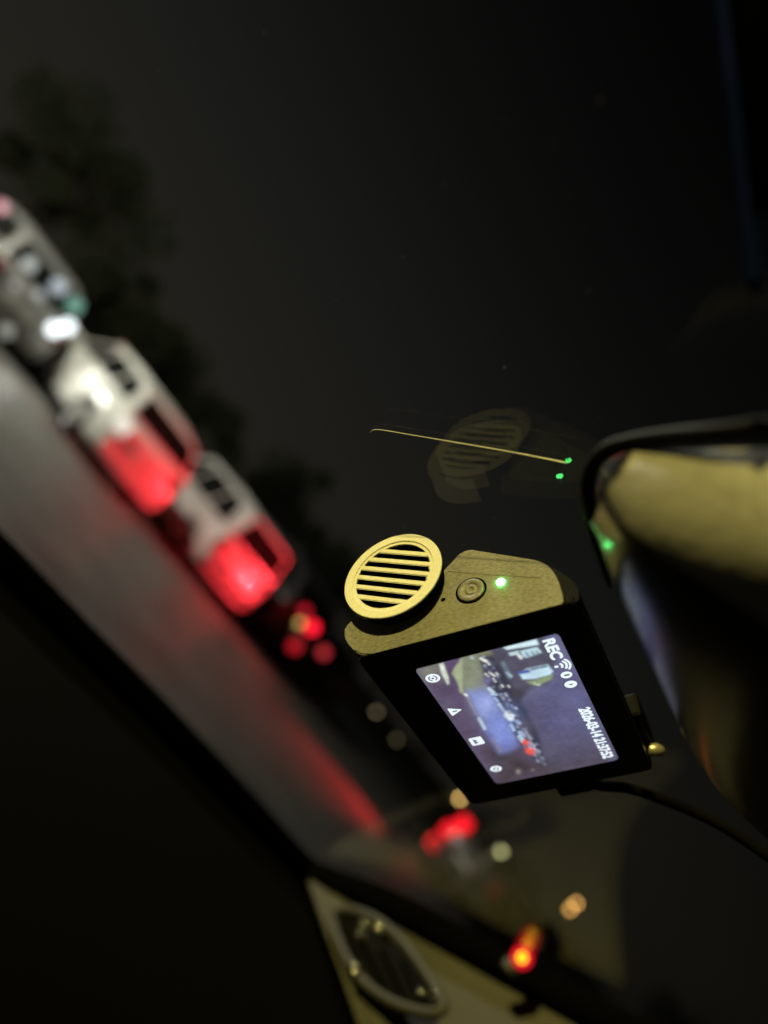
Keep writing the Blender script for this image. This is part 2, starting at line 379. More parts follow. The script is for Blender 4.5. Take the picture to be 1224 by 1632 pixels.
WL = Vector((-8.2, 8.6, 6.2))  # lamp added out of view to whiten the left road and car flanks
t = thing('street_lamp', 'added unseen white lamp on a tall post over the silver car, left of the photo', 'street lamp', (WL.x, WL.y, 0), group='distant lamps along the road')
bm = bmesh.new(); tube(bm, spline([(-1.6, 0, -.1), (-1.6, 0, 5.6), (-1.3, 0, 6.3), (0, 0, 6.45)], 6), .07, 8); from_bm('post', bm, postm, t, True)
box_obj('lamp_head', (-.35, -.15, 6.34), (.35, .15, 6.48), postm, t, .03)
box_obj('lamp_glass', (-.25, -.1, 6.3), (.25, .1, 6.335), emit('white_lamp_glow', (1, .95, .8), 30), t)
l = bpy.data.lights.new('white_fill_light', 'POINT'); l.energy = 3000; l.color = (1, .95, .80); l.shadow_soft_size = .15
lo = bpy.data.objects.new('white_fill_light', l); C.objects.link(lo); lo.location = WL
# the sodium street lamp left of the car that lights the cabin and the near road
SL = Vector((-7.6, -3.2, 4.9))
t = thing('street_lamp', 'warm sodium street lamp beside the car, left of the photo', 'street lamp', (SL.x, SL.y, 0), group='distant lamps along the road')
bm = bmesh.new(); tube(bm, spline([(-1.2, -.6, -.1), (-1.2, -.6, 4.2), (-1.0, -.5, 5.0), (0, 0, 5.15)], 6), .06, 8); from_bm('post', bm, postm, t, True)
box_obj('lamp_head', (-.3, -.14, 5.06), (.3, .14, 5.2), postm, t, .03)
box_obj('lamp_glass', (-.2, -.1, 5.02), (.2, .1, 5.055), emit('sodium_glow', (1, .72, .25), 30), t)
spot('sodium_light', SL, (.1, .2, 1.2), 5300, (1, .82, .235), 16, .5, .12)

# ------------------------------------------------------------------ windscreen
def glass_mat():
    m = bpy.data.materials.new('windscreen_glass'); m.use_nodes = True; nt = m.node_tree; nt.nodes.clear()
    o = nt.nodes.new('ShaderNodeOutputMaterial'); mx = nt.nodes.new('ShaderNodeMixShader')
    tr = nt.nodes.new('ShaderNodeBsdfTransparent'); tr.inputs[0].default_value = (.95, .965, .955, 1)
    gl = nt.nodes.new('ShaderNodeBsdfGlossy'); gl.inputs['Roughness'].default_value = .0; gl.inputs[0].default_value = (1, 1, 1, 1)
    ge = nt.nodes.new('ShaderNodeNewGeometry'); dt = nt.nodes.new('ShaderNodeVectorMath'); dt.operation = 'DOT_PRODUCT'
    nt.links.new(ge.outputs['Incoming'], dt.inputs[0]); nt.links.new(ge.outputs['Normal'], dt.inputs[1])
    def mth(op, a, b=None):
        n = nt.nodes.new('ShaderNodeMath'); n.operation = op
        for i, x in enumerate((a, b)):
            if x is None: continue
            if isinstance(x, (int, float)): n.inputs[i].default_value = x
            else: nt.links.new(x, n.inputs[i])
        return n.outputs[0]
    c = mth('ABSOLUTE', dt.outputs['Value']); k = mth('POWER', mth('SUBTRACT', 1., c), 5.); fr = mth('ADD', mth('MULTIPLY', k, .65), .012)
    nt.links.new(fr, mx.inputs[0]); nt.links.new(tr.outputs[0], mx.inputs[1]); nt.links.new(gl.outputs[0], mx.inputs[2])
    nt.links.new(mx.outputs[0], o.inputs[0]); return m
EDGE = [(-420, 480), (-250, 640), (-100, 782), (0, 878), (120, 1000), (250, 1130), (380, 1265), (470, 1362), (500, 1388), (560, 1412), (640, 1443), (750, 1503), (870, 1567), (1000, 1632), (1150, 1710), (1330, 1800)]
edge3 = [onglass(x, y, .002) for x, y in EDGE]
poly = [onglass(x, y) - WU * .02 for x, y in EDGE]
top = [poly[-1] + WU * .05]
tr_ = EYE + WN * WD + WA * .55 + WU * .16; tl_ = EYE + WN * WD - WA * .75 + WU * .16
ws = poly + [tr_, EYE + WN * WD + WU * .185, tl_]
n = len(ws); vv = ws + [p + WN * .0032 for p in ws]
wsf = [tuple(range(n)), tuple(reversed(range(n, 2 * n)))] + [(i, n + i, n + (i + 1) % n, (i + 1) % n) for i in range(n)]
tag(from_py('windscreen', vv, wsf, glass_mat()), 'clear raked windscreen with ghost reflections of the dash camera', 'windscreen')
# dust specks on the inside of the glass
dm = mat('dust', (.5, .48, .42), .9)
v = []; f = []
for k in range(70):
    p = onglass(random.uniform(20, 1000), random.uniform(20, 900), .0004); s = random.choice((.00004, .00005, .00006, .0001)); a = random.uniform(0, 3.14)
    e1 = (WA * math.cos(a) + WU * math.sin(a)) * s * random.uniform(1, 2.5); e2 = (WU * math.cos(a) - WA * math.sin(a)) * s
    i = len(v); v += [p - e1, p + e2, p + e1, p - e2, p - WN * s]; f += [(i, i + 1, i + 4), (i + 1, i + 2, i + 4), (i + 2, i + 3, i + 4), (i + 3, i, i + 4)]
tag(from_py('dust_specks', v, f, dm), 'tiny pale dust specks on the inside of the windscreen', None, kind='stuff')

# thin bright wire on the glass
bm = bmesh.new()
pts = [onglass(x, y, .0012) for x, y in ((590, 689), (594, 686), (600, 685), (612, 686), (660, 694), (720, 704), (790, 716), (860, 729), (904, 738))]
tube(bm, spline(pts, 4), .00014, 6)
tag(from_bm('wire', bm, mat('bright_wire', (.75, .72, .62), .35, metal=.4), None, True), 'thin bright hair-like wire with a hooked end on the windscreen', 'wire')

# ------------------------------------------------------------------ the car's own dashboard and pillar
cab = thing('car_cabin', 'dark dashboard and lit pillar trim of the car around the windscreen', 'car interior')
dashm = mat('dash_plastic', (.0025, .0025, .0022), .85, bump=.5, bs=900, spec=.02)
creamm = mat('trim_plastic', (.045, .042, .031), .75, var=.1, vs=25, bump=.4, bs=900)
HC = Vector((-.507, .862, 0))                            # the car's own heading
rows = []
left = edge3[:9]
for dback, dz in ((0, 0), (.0, -.012), (.02, -.016), (.10, -.02), (.22, -.03), (.34, -.06), (.40, -.13), (.42, -.3), (.44, -.6)):
    rows.append([p - HC * dback + Vector((0, 0, dz)) for p in left])
v = [p for r in rows for p in r]; nc = len(left)
f = [(j * nc + i, j * nc + i + 1, (j + 1) * nc + i + 1, (j + 1) * nc + i) for j in range(len(rows) - 1) for i in range(nc - 1)]
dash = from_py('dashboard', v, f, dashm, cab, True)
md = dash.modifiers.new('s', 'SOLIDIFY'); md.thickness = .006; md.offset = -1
# defrost slot along the dashboard's front edge
v = []; f = []
for i in range(2, 8):
    a, b = left[i], left[i + 1]
    for k in range(7):
        p = a.lerp(b, (k + .15) / 7) - HC * .055 + Vector((0, 0, -.0165)); q2 = a.lerp(b, (k + .7) / 7) - HC * .055 + Vector((0, 0, -.0165))
        i0 = len(v); v += [p, q2, q2 - HC * .012, p - HC * .012, p + Vector((0, 0, .003)), q2 + Vector((0, 0, .003)), q2 - HC * .012 + Vector((0, 0, .002)), p - HC * .012 + Vector((0, 0, .002))]
        f += [tuple(i0 + x for x in t_) for t_ in ((0, 1, 2, 3), (7, 6, 5, 4), (0, 4, 5, 1), (1, 5, 6, 2), (2, 6, 7, 3), (3, 7, 4, 0))]
from_py('defrost_vent', v, f, trimm, cab)
# black rubber strip along the whole glass edge
bm = bmesh.new(); tube(bm, spline([p - Vector((0, 0, .003)) for p in edge3], 3), .011, 8); from_bm('glass_seal', bm, holem, cab, True)
# corner and pillar trim, from the glass edge into the cabin
def dscale(x, y, k): return (onglass(x, y).__sub__(EYE)).dot(Fv) * k
grid = [
 [(490, 1382), (560, 1412), (640, 1443), (750, 1503), (870, 1567), (1000, 1632), (1150, 1710), (1330, 1800)],
 [(488, 1392), (552, 1425), (630, 1462), (735, 1525), (850, 1592), (975, 1660), (1120, 1740), (1300, 1830)],
 [(494, 1404), (550, 1442), (612, 1482), (700, 1552), (800, 1622), (920, 1700), (1070, 1785), (1250, 1880)],
 [(508, 1440), (556, 1500), (600, 1545), (665, 1610), (740, 1680), (850, 1760), (1000, 1850), (1180, 1950)],
 [(528, 1505), (565, 1560), (600, 1605), (650, 1665), (720, 1735), (820, 1820), (960, 1910), (1140, 2020)],
 [(556, 1590), (590, 1640), (620, 1680), (665, 1735), (735, 1810), (830, 1900), (960, 1990), (1140, 2110)],
 [(590, 1690), (620, 1730), (650, 1770), (700, 1830), (770, 1910), (860, 2000), (990, 2090), (1160, 2210)]]
base = [onglass(x, y) for x, y in grid[0]]
dep0 = [(p - EYE).dot(Fv) for p in base]
ks = [.996, .985, .955, .89, .83, .77, .70]
v = []; 
for j, row in enumerate(grid):
    for i, (x, y) in enumerate(row): v.append(at(x, y, dep0[i] * ks[j] * (1 - .0 * i)))
nc = 8
f = [(j * nc + i, j * nc + i + 1, (j + 1) * nc + i + 1, (j + 1) * nc + i) for j in range(len(grid) - 1) for i in range(nc - 1)]
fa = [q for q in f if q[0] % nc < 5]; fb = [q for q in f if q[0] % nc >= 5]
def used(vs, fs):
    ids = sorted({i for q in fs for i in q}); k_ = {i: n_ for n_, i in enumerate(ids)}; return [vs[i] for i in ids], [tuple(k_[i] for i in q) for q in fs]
dark_end = from_py('unseen_dark_trim', *used(v, fb), dashm, cab, True)  # unseen end of the trim, blackened so mirror and glass reflect no bright pillar
md = dark_end.modifiers.new('t', 'SOLIDIFY'); md.thickness = .004; md.offset = 1
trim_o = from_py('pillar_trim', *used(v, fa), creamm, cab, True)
md = trim_o.modifiers.new('s', 'SUBSURF'); md.levels = 2; md.render_levels = 2
md = trim_o.modifiers.new('t', 'SOLIDIFY'); md.thickness = .004; md.offset = 1
# oval vent in the corner trim
oval = [(529, 1459), (548, 1452), (575, 1456), (612, 1474), (648, 1510), (680, 1553), (703, 1592), (708, 1610), (694, 1617), (660, 1612), (620, 1596), (582, 1568), (556, 1532), (538, 1492)]
Pc = at(612, 1535, dep0[1] * .80); Pn = (at(640, 1443, dep0[2] * .90) - at(560, 1590, dep0[0] * .735)).cross(at(560, 1470, dep0[0] * .86) - at(690, 1600, dep0[2] * .80)).normalized()
if Pn.dot(EYE - Pc) < 0: Pn = -Pn
def onvent(x, y, off=0.):
    d = (Fv + CX * ((x - 612) / FPX) + CD * ((y - 816) / FPX)); return EYE + d * ((Pc - EYE).dot(Pn) / d.dot(Pn)) + Pn * off
vent = from_py('corner_vent', *(lambda P: (P, [tuple(range(len(P) - 1)) if 0 else tuple(range(len(P)))]))([onvent(x, y) for x, y in oval]), mat('vent_dark_gloss', (.004, .004, .0035), .25, spec=.25), cab)
ring = spline([onvent(x, y, .001) for x, y in oval + [oval[0]]], 4)
bm = bmesh.new(); tube(bm, ring, .0032, 8, False); from_bm('vent_ring', bm, mat('vent_ring_plastic', (.03, .029, .022), .6), vent, True)
chrome = mat('polished_metal', (.8, .78, .7), .12, metal=1.)
for i, (x, y, s) in enumerate(((612, 1488, 1.), (585, 1478, .7), (572, 1557, 1.), (571, 1549, .8), (676, 1589, .7), (700, 1594, .6), (580, 1498, .7))):
    bm = bmesh.new(); bmesh.ops.create_icosphere(bm, subdivisions=3, radius=.004 * s)
    for vtx in bm.verts: vtx.co = vtx.co + onvent(x, y, .004)
    from_bm('glint_bead', bm, chrome, vent, True)  # chrome beads added so the lamp shows as glints in the vent
for k in range(4):
    a = (545 + k * 32, 1480 + k * 18); b = (578 + k * 34, 1560 + k * 16)
    bm = bmesh.new(); tube(bm, [onvent(*a, .001), onvent((a[0] + b[0]) / 2, (a[1] + b[1]) / 2, .0015), onvent(*b, .001)], 0.0012, 6); from_bm('louvre', bm, holem, vent, True)
# header edge of the roof at the top right: dark visor with a bluish edge
hd = [at(1152, -40, .125), at(1158, 40, .123), at(1175, 180, .12), at(1192, 340, .117), at(1204, 460, .115)]
bm = bmesh.new(); tube(bm, spline(hd, 5), [.0011] * 21, 8); from_bm('visor_piping', bm, mat('visor_piping_blue', (.004, .007, .035), .9, spec=.0), cab, True)
v = []; 
for p in spline(hd[:4], 3): v += [p, p + CX * .032 + Fv * -.002]
f = [(2 * i, 2 * i + 2, 2 * i + 3, 2 * i + 1) for i in range(len(v) // 2 - 1)]
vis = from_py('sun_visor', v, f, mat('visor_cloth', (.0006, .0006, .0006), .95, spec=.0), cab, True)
md = vis.modifiers.new('s', 'SOLIDIFY'); md.thickness = .006; md.offset = 1

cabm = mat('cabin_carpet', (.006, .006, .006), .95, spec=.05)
CM = Matrix.Rotation(R_(30.5), 4, 'Z')
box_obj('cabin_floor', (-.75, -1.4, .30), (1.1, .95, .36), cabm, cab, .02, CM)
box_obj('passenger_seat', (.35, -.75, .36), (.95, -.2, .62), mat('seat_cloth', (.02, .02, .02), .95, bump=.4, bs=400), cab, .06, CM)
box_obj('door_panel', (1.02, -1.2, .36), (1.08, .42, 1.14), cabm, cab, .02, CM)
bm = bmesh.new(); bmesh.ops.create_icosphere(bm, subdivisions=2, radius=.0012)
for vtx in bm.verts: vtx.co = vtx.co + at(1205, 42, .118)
from_bm('red_glint_dot', bm, emit('dim_red_glint', (1, .01, .02), .35), cab, True)  # glowing dot added in place of a faint red reflection
# red warning LED on the dash edge
p = onglass(832, 1526, .0035)
ledt = thing('warning_light', 'small glowing red warning light with yellow core on the dashboard edge', 'warning light', p)
bm = bmesh.new(); bmesh.ops.create_uvsphere(bm, u_segments=16, v_segments=10, radius=.0068); from_bm('lens', bm, emit('red_lens_glow', (1, .012, .03), .95), ledt, True)
bm = bmesh.new(); bmesh.ops.create_uvsphere(bm, u_segments=12, v_segments=8, radius=.0034)
for vtx in bm.verts: vtx.co += (EYE - p).normalized() * .0052
from_bm('core', bm, emit('led_core', (1, .42, .01), 2.6), ledt, True)
bm = bmesh.new(); lathe(bm, [(.0055, -.010), (.0060, -.004), (.0064, -.004), (.006, -.010)], 16, lambda a, b, h: Vector((a, b, h - .002))); from_bm('socket', bm, trimm, ledt, True)

# ------------------------------------------------------------------ dash camera
DR = Matrix(((.77448, -.53734, .33382), (.63255, .6519, -.41821), (.00711, .53505, .84479)))
DT = Vector((.0673, .22418, .02672)) + EYE
dc = thing('dash_camera', 'black dash camera with gold lit side, round slotted grille and bright screen', 'dash camera', DT, DR.to_euler())
MM = .001; HW = 42.67
platem2 = None
def plate_mat(name, col, rough, metal, grain):
    m = bpy.data.materials.new(name); m.use_nodes = True; nt = m.node_tree; b = nt.nodes['Principled BSDF']
    b.inputs['Roughness'].default_value = rough; b.inputs['Metallic'].default_value = metal
    t = nt.nodes.new('ShaderNodeTexCoord')
    def nz(scale, st, rotx=0.):
        mp = nt.nodes.new('ShaderNodeMapping'); mp.inputs['Scale'].default_value = st; mp.inputs['Rotation'].default_value = (rotx, 0, 0)
        nt.links.new(t.outputs['Object'], mp.inputs[0]); n = nt.nodes.new('ShaderNodeTexNoise'); n.inputs['Scale'].default_value = scale; n.inputs['Detail'].default_value = 5
        nt.links.new(mp.outputs[0], n.inputs['Vector']); return n.outputs['Fac']
    g1 = nz(1900, (1, 1, .42), R_(18)); g2 = nz(90, (1, 1, 1)); 
    r = nt.nodes.new('ShaderNodeValToRGB'); r.color_ramp.elements[0].position = .34; r.color_ramp.elements[1].position = .68
    r.color_ramp.elements[0].color = (*[c * (1 - grain) for c in col], 1); r.color_ramp.elements[1].color = (*[min(1, c * (1 + grain)) for c in col], 1)
    mx = nt.nodes.new('ShaderNodeMath'); mx.operation = 'MULTIPLY_ADD'; mx.inputs[1].default_value = .7
    nt.links.new(g1, mx.inputs[0]); ml = nt.nodes.new('ShaderNodeMath'); ml.operation = 'MULTIPLY'; ml.inputs[1].default_value = .3
    nt.links.new(g2, ml.inputs[0]); nt.links.new(ml.outputs[0], mx.inputs[2])
    nt.links.new(mx.outputs[0], r.inputs[0]); nt.links.new(r.outputs[0], b.inputs['Base Color'])
    bp = nt.nodes.new('ShaderNodeBump'); bp.inputs['Strength'].default_value = .35; bp.inputs['Distance'].default_value = .0002
    nt.links.new(g1, bp.inputs['Height']); nt.links.new(bp.outputs[0], b.inputs['Normal'])
    return m
platem2 = plate_mat('brushed_side', (.168, .16, .13), .5, .1, .42)
capm = plate_mat('grille_metal', (.76, .73, .63), .5, .0, .10)
blackm = mat('black_case', (.003, .003, .003), .55, bump=.3, bs=2500, spec=.06)
glossb = mat('black_screen_bezel', (.004, .004, .0045), .16)

prof = [(-.2, -27.5), (7.5, -32.8), (12.5, -31.8), (13.5, -24), (15.5, -10), (20.3, -4.2), (26.3, 2.4), (14.2, 23.2), (5.0, 29.5), (-.2, 28.9)]
rad = [3.5, 4, 2.5, 2, 3, 2, 2, 4, 4, 1.5]
rp_ = round_poly(prof, rad, 5)
bm = bmesh.new(); prism(bm, rp_, lambda p, h: Vector((h, p[0], p[1])) * MM, -HW + .9, HW)
from_bm('body', bm, blackm, dc)
# side plate with bevelled rim
cy = sum(p[0] for p in rp_) / len(rp_); cz = sum(p[1] for p in rp_) / len(rp_)
pl_ = round_poly(prof[:7] + [(14.2, 22.6), (9.0, 24.9), (3, 25.5), (-.2, 25.4)], rad[:7] + [4, 3, 2, .5], 5)
bm = bmesh.new(); a, b = prism(bm, pl_, lambda p, h: Vector((h, p[0], p[1])) * MM, -HW, -HW + .9)
bmesh.ops.bevel(bm, geom=[e for e in bm.edges if all(abs(v.co.x + HW * MM) < 1e-7 for v in e.verts)], offset=.0003, segments=2, affect='EDGES')
from_bm('side_plate', bm, platem2, dc)
def ringpart(name, cyz, prof_, m, n=40, parent=None, closed=None, smooth=True):
    bm = bmesh.new(); r = lathe(bm, prof_, n, lambda a, b, h: Vector((-HW - h, cyz[0] + a, cyz[1] + b)) * MM)
    if closed: bm.faces.new(r[-1])
    o = from_bm(name, bm, m, parent or dc, smooth)
    return o
# scratch across the side plate
bm = bmesh.new(); tube(bm, [Vector((-HW - .0, 20.0, -2.6)) * MM, Vector((-HW, 15, 8)) * MM, Vector((-HW, 9.4, 21)) * MM], .00007, 4); from_bm('scratch', bm, trimm, dc)
# power button
BY, BZ = 11.36, 3.2
ringpart('button_gap', (BY, BZ), [(4.15, .0), (4.15, .06), (3.5, .07), (3.5, 0)], holem)
ringpart('power_button', (BY, BZ), [(3.55, .0), (3.55, .38), (3.35, .5), (2.0, .5), (1.85, .3), (1.6, .3), (1.45, .5), (.8, .5), (.7, .36), (.35, .36), (.0001, .42)], platem2, 40)
ringpart('microphone_hole', (10.9, -4.4), [(.62, .05), (.0001, .06)], holem, 16)
led = ringpart('indicator_light', (11.4, 11.05), [(1.0, 0), (.95, .35), (.6, .6), (.0001, .7)], emit('green_led', (.10, 1, .22), 60), 20)
# lens barrel and its grille cap
DY, DZ, DRAD, DP = 20.24, -16.69, 14.01, 4.5
bm = bmesh.new(); r = lathe(bm, [(12.6, .3), (12.9, .2), (12.9, -60)], 48, lambda a, b, h: Vector((-HW - h, DY + a, DZ + b)) * MM); bm.faces.new(r[-1]); bm.faces.new(r[0])
barrel = from_bm('lens_barrel', bm, blackm, dc, True)
bm = bmesh.new(); lathe(bm, [(11.0, .5), (11.0, 3.55), (12.95, 3.55), (12.95, -2)], 48, lambda a, b, h: Vector((-HW - h, DY + a, DZ + b)) * MM); from_bm('barrel_band', bm, blackm, dc, True)
bm = bmesh.new(); lathe(bm, [(11.5, 2.2), (13.2, 2.2), (13.4, 2.0), (13.4, -6)], 64, lambda a, b, h: Vector((-HW - h, DY + 2.0 + a, DZ - 1.9 + b)) * MM); from_bm('lens_lip', bm, capm, barrel)
ringpart('grille_ring', (DY, DZ), [(12.2, 4.0), (13.9, 4.0), (DRAD, 4.05), (DRAD, 4.4), (13.9, DP), (11.75, DP), (11.6, DP - .1), (11.6, DP - .35), (10.7, DP - .35), (10.7, 3.6)], capm, 96, smooth=False)
sa = R_(115.5); sdv = Vector((math.cos(sa), math.sin(sa))); spv = Vector((-math.sin(sa), math.cos(sa)))
for k in range(6):
    off = (k - 2.5) * 3.12; hw = .76
    ptsA = []; RR = 10.75
    for o_ in (off - hw, off + hw):
        ptsA.append((math.sqrt(max(RR * RR - o_ * o_, .01)), o_))
    quad = [(-ptsA[0][0], off - hw), (ptsA[0][0], off - hw), (ptsA[1][0], off + hw), (-ptsA[1][0], off + hw)]
    bm = bmesh.new()
    prism(bm, quad, lambda p, h: Vector((-HW - h, DY + sdv.x * p[0] + spv.x * p[1], DZ + sdv.y * p[0] + spv.y * p[1])) * MM, 3.7, DP - .36)
    bmesh.ops.bevel(bm, geom=[e for e in bm.edges if e.calc_length() > .008], offset=.00018, segments=2, affect='EDGES')
    from_bm('grille_slat', bm, capm, dc)
ringpart('grille_back', (DY, DZ), [(10.8, .6), (.0001, .65)], holem, 40)
# back panel with the screen recess
def rrect(x0, x1, z0, z1, r, n=6): return round_poly([(x0, z0), (x1, z0), (x1, z1), (x0, z1)], r, n)
bm = bmesh.new(); prism(bm, rrect(-HW + .3, HW, -28.6, 29, 3.0), lambda p, h: Vector((p[0], h, p[1])) * MM, -.3, 1.5)
bmesh.ops.bevel(bm, geom=[e for e in bm.edges if all(abs(v.co.y + .3 * MM) < 1e-7 for v in e.verts)], offset=.0003, segments=2, affect='EDGES')
from_bm('back_panel', bm, glossb, dc)
SX0, SX1, SZ0, SZ1 = -32.7, 32.65, -16.74, 21.2
# -------- the lit screen: its picture is printed light on a fine grid
NX, NZ = 300, 174
DRn = np.array(DR); DTn = np.array(DT - EYE); Mimg = np.array([CX, CD, Fv])
def to_px(L):
    P = np.asarray(L) * MM @ DRn.T + DTn; q_ = P @ Mimg.T
    return np.stack([612 + FPX * q_[..., 0] / q_[..., 2], 816 + FPX * q_[..., 1] / q_[..., 2]], -1)
def from_px(x, y):
    ray = Mimg.T @ np.array([(x - 612) / FPX, (y - 816) / FPX, 1.]); nrm = DRn[:, 1]; s = (nrm @ DTn) / (nrm @ ray)
    return (DRn.T @ (ray * s - DTn)) * 1000
gx, gz = np.meshgrid(np.linspace(SX0, SX1, NX), np.linspace(SZ0, SZ1, NZ), indexing='xy')
px = to_px(np.stack([gx, 0 * gx, gz], -1)); ZX = (px[..., 0] - 640) * 3.221; ZY = (px[..., 1] - 980) * 3.221   # enlarged picture coordinates
img = np.zeros(ZX.shape + (3,))
A_ = lambda *c: np.array(srgb(*c))
tt = np.clip((ZY - 100) / 700, 0, 1)[..., None]; img[:] = A_(92, 93, 124) * (1 - tt) + A_(70, 63, 70) * tt
def dist_poly(P):
    P = np.array(P, float); ins = np.zeros(ZX.shape, bool); dm_ = np.full(ZX.shape, 1e9)
    for i in range(len(P)):
        (x1, y1), (x2, y2) = P[i], P[(i + 1) % len(P)]
        cond = ((y1 > ZY) != (y2 > ZY)) & (ZX < (x2 - x1) * (ZY - y1) / (y2 - y1 + 1e-12) + x1); ins ^= cond
        dx, dy = x2 - x1, y2 - y1; t_ = np.clip(((ZX - x1) * dx + (ZY - y1) * dy) / (dx * dx + dy * dy + 1e-9), 0, 1)
        dm_ = np.minimum(dm_, np.hypot(ZX - x1 - t_ * dx, ZY - y1 - t_ * dy))
    return np.where(ins, dm_, -dm_)
def fill(P, c, soft=5, al=1.):
    a_ = np.clip(.5 + dist_poly(P) / (2 * soft), 0, 1)[..., None] * al; img[:] = img * (1 - a_) + A_(*c) * a_
def stroke(p, q_, w, c, soft=4, al=1.):
    dx, dy = q_[0] - p[0], q_[1] - p[1]; t_ = np.clip(((ZX - p[0]) * dx + (ZY - p[1]) * dy) / (dx * dx + dy * dy + 1e-9), 0, 1)
    d_ = np.hypot(ZX - p[0] - t_ * dx, ZY - p[1] - t_ * dy); a_ = np.clip(.5 + (w - d_) / (2 * soft), 0, 1)[..., None] * al; img[:] = img * (1 - a_) + A_(*c) * a_
def blob(p, r_, c, al=1.):
    a_ = np.exp(-((ZX - p[0]) ** 2 + (ZY - p[1]) ** 2) / (2 * r_ * r_))[..., None] * al; img[:] = img * (1 - a_) + A_(*c) * a_
blob((850, 470), 150, (92, 92, 140), .5)
fill([(60, 250), (470, 160), (520, 300), (620, 560), (760, 900), (440, 900)], (82, 71, 92), 30)
fill([(420, 640), (560, 700), (740, 780), (500, 880)], (66, 58, 62), 40)
fill([(70, 260), (190, 235), (200, 330), (120, 330)], (112, 112, 102), 25)
fill([(300, 205), (455, 170), (500, 260), (470, 400), (330, 400), (305, 310)], (122, 128, 108), 12)
fill([(380, 180), (460, 165), (500, 240), (440, 290), (400, 250)], (112, 112, 92), 16)
fill([(330, 385), (450, 370), (510, 480), (580, 590), (605, 655), (540, 690), (500, 700), (430, 570)], (112, 122, 174), 22)
blob((440, 450), 46, (150, 164, 216), .8); blob((500, 560), 46, (126, 142, 214), .75); blob((540, 640), 30, (110, 122, 190), .6)
fill([(214, 240), (300, 214), (262, 290), (285, 390), (320, 470), (280, 450), (240, 330)], (84, 68, 98), 8)
fill([(193, 246), (213, 240), (240, 312), (243, 345), (236, 352), (205, 295)], (205, 214, 196), 5)
fill([(268, 268), (310, 214), (313, 330), (318, 400), (300, 390), (290, 345), (258, 292)], (154, 162, 130), 7)
fill([(300, 330), (320, 400), (420, 560), (400, 520)], (120, 118, 110), 9, .6)
fill([(455, 170), (530, 150), (720, 100), (790, 200), (760, 330), (640, 380), (600, 420), (560, 380), (500, 270)], (72, 70, 84), 14)
fill([(400, 210), (470, 200), (590, 400), (700, 600), (735, 750), (700, 750), (600, 640), (480, 420), (430, 340)], (46, 46, 62), 12)
fill([(555, 370), (645, 380), (610, 430), (570, 430)], (60, 54, 62), 14)
fill([(522, 160), (690, 118), (704, 146), (540, 172)], (196, 220, 226), 5)
fill([(548, 188), (600, 176), (602, 196), (556, 204)], (184, 206, 210), 4)
fill([(608, 178), (696, 158), (718, 186), (640, 214), (620, 208)], (176, 206, 214), 5)
for a_, b_ in (((640, 190), (650, 204)), ((668, 182), (680, 198)), ((690, 178), (700, 190))): stroke(a_, b_, 6, (96, 112, 130), 4, .8)
stroke((600, 200), (612, 214), 7, (235, 238, 236), 4)
stroke((520, 240), (555, 310), 9, (110, 130, 140), 8, .8); stroke((540, 290), (562, 308), 6, (150, 175, 190), 5)
fill([(604, 296), (640, 268), (748, 248), (776, 282), (760, 302), (690, 320), (622, 324)], (186, 214, 226), 6)
stroke((608, 290), (650, 282), 8, (66, 88, 170), 5); stroke((668, 272), (700, 264), 7, (110, 130, 150), 4); stroke((716, 262), (740, 256), 7, (100, 124, 140), 4)
fill([(640, 338), (700, 322), (776, 298), (768, 324), (700, 356), (664, 350)], (126, 142, 104), 6)
stroke((680, 346), (706, 352), 5, (170, 184, 150), 4)
for a_, b_, w_ in (((405, 216), (432, 232), 6), ((432, 226), (450, 248), 5), ((450, 288), (476, 306), 5), ((486, 290), (492, 300), 5), ((430, 296), (446, 310), 5), ((470, 320), (482, 336), 5), ((512, 352), (520, 362), 4), ((546, 356), (552, 364), 4)):
    stroke(a_, b_, w_, (216, 222, 214), 3)
blob((440, 330), 14, (118, 110, 160), .9)
for a_, b_, w_, c_ in (((448, 372), (470, 392), 9, (196, 214, 228)), ((462, 400), (486, 402), 6, (170, 190, 216)), ((478, 420), (494, 436), 6, (150, 176, 220)), ((500, 452), (524, 486), 8, (184, 204, 224)), ((524, 430), (560, 470), 9, (74, 84, 130)), ((584, 470), (590, 476), 5, (200, 206, 220)),
                       ((560, 556), (576, 584), 8, (168, 190, 220)), ((590, 536), (604, 550), 9, (176, 196, 226)), ((604, 596), (624, 606), 9, (160, 190, 220)), ((606, 620), (622, 640), 12, (180, 208, 226)), ((640, 600), (652, 618), 5, (140, 150, 170)), ((690, 690), (716, 745), 8, (96, 98, 112)), ((660, 640), (690, 690), 6, (110, 112, 126))):
    stroke(a_, b_, w_, c_, 4)
blob((552, 512), 40, (120, 150, 220), .5); stroke((545, 505), (560, 518), 19, (236, 246, 255), 8)
stroke((632, 646), (648, 654), 14, (236, 84, 66), 7); stroke((655, 690), (670, 694), 18, (240, 84, 58), 8)
stroke((398, 526), (426, 576), 8, (178, 200, 214), 5, .9); stroke((326, 400), (334, 408), 5, (220, 226, 226), 4); stroke((336, 412), (380, 500), 3, (140, 140, 150), 5, .7)
stroke((470, 640), (505, 690), 6, (126, 118, 130), 6, .8); blob((598, 797), 9, (150, 140, 140), .8); blob((672, 790), 6, (120, 110, 112), .7)
stroke((905, 445), (1080, 730), 26, (92, 96, 128), 18, .55)
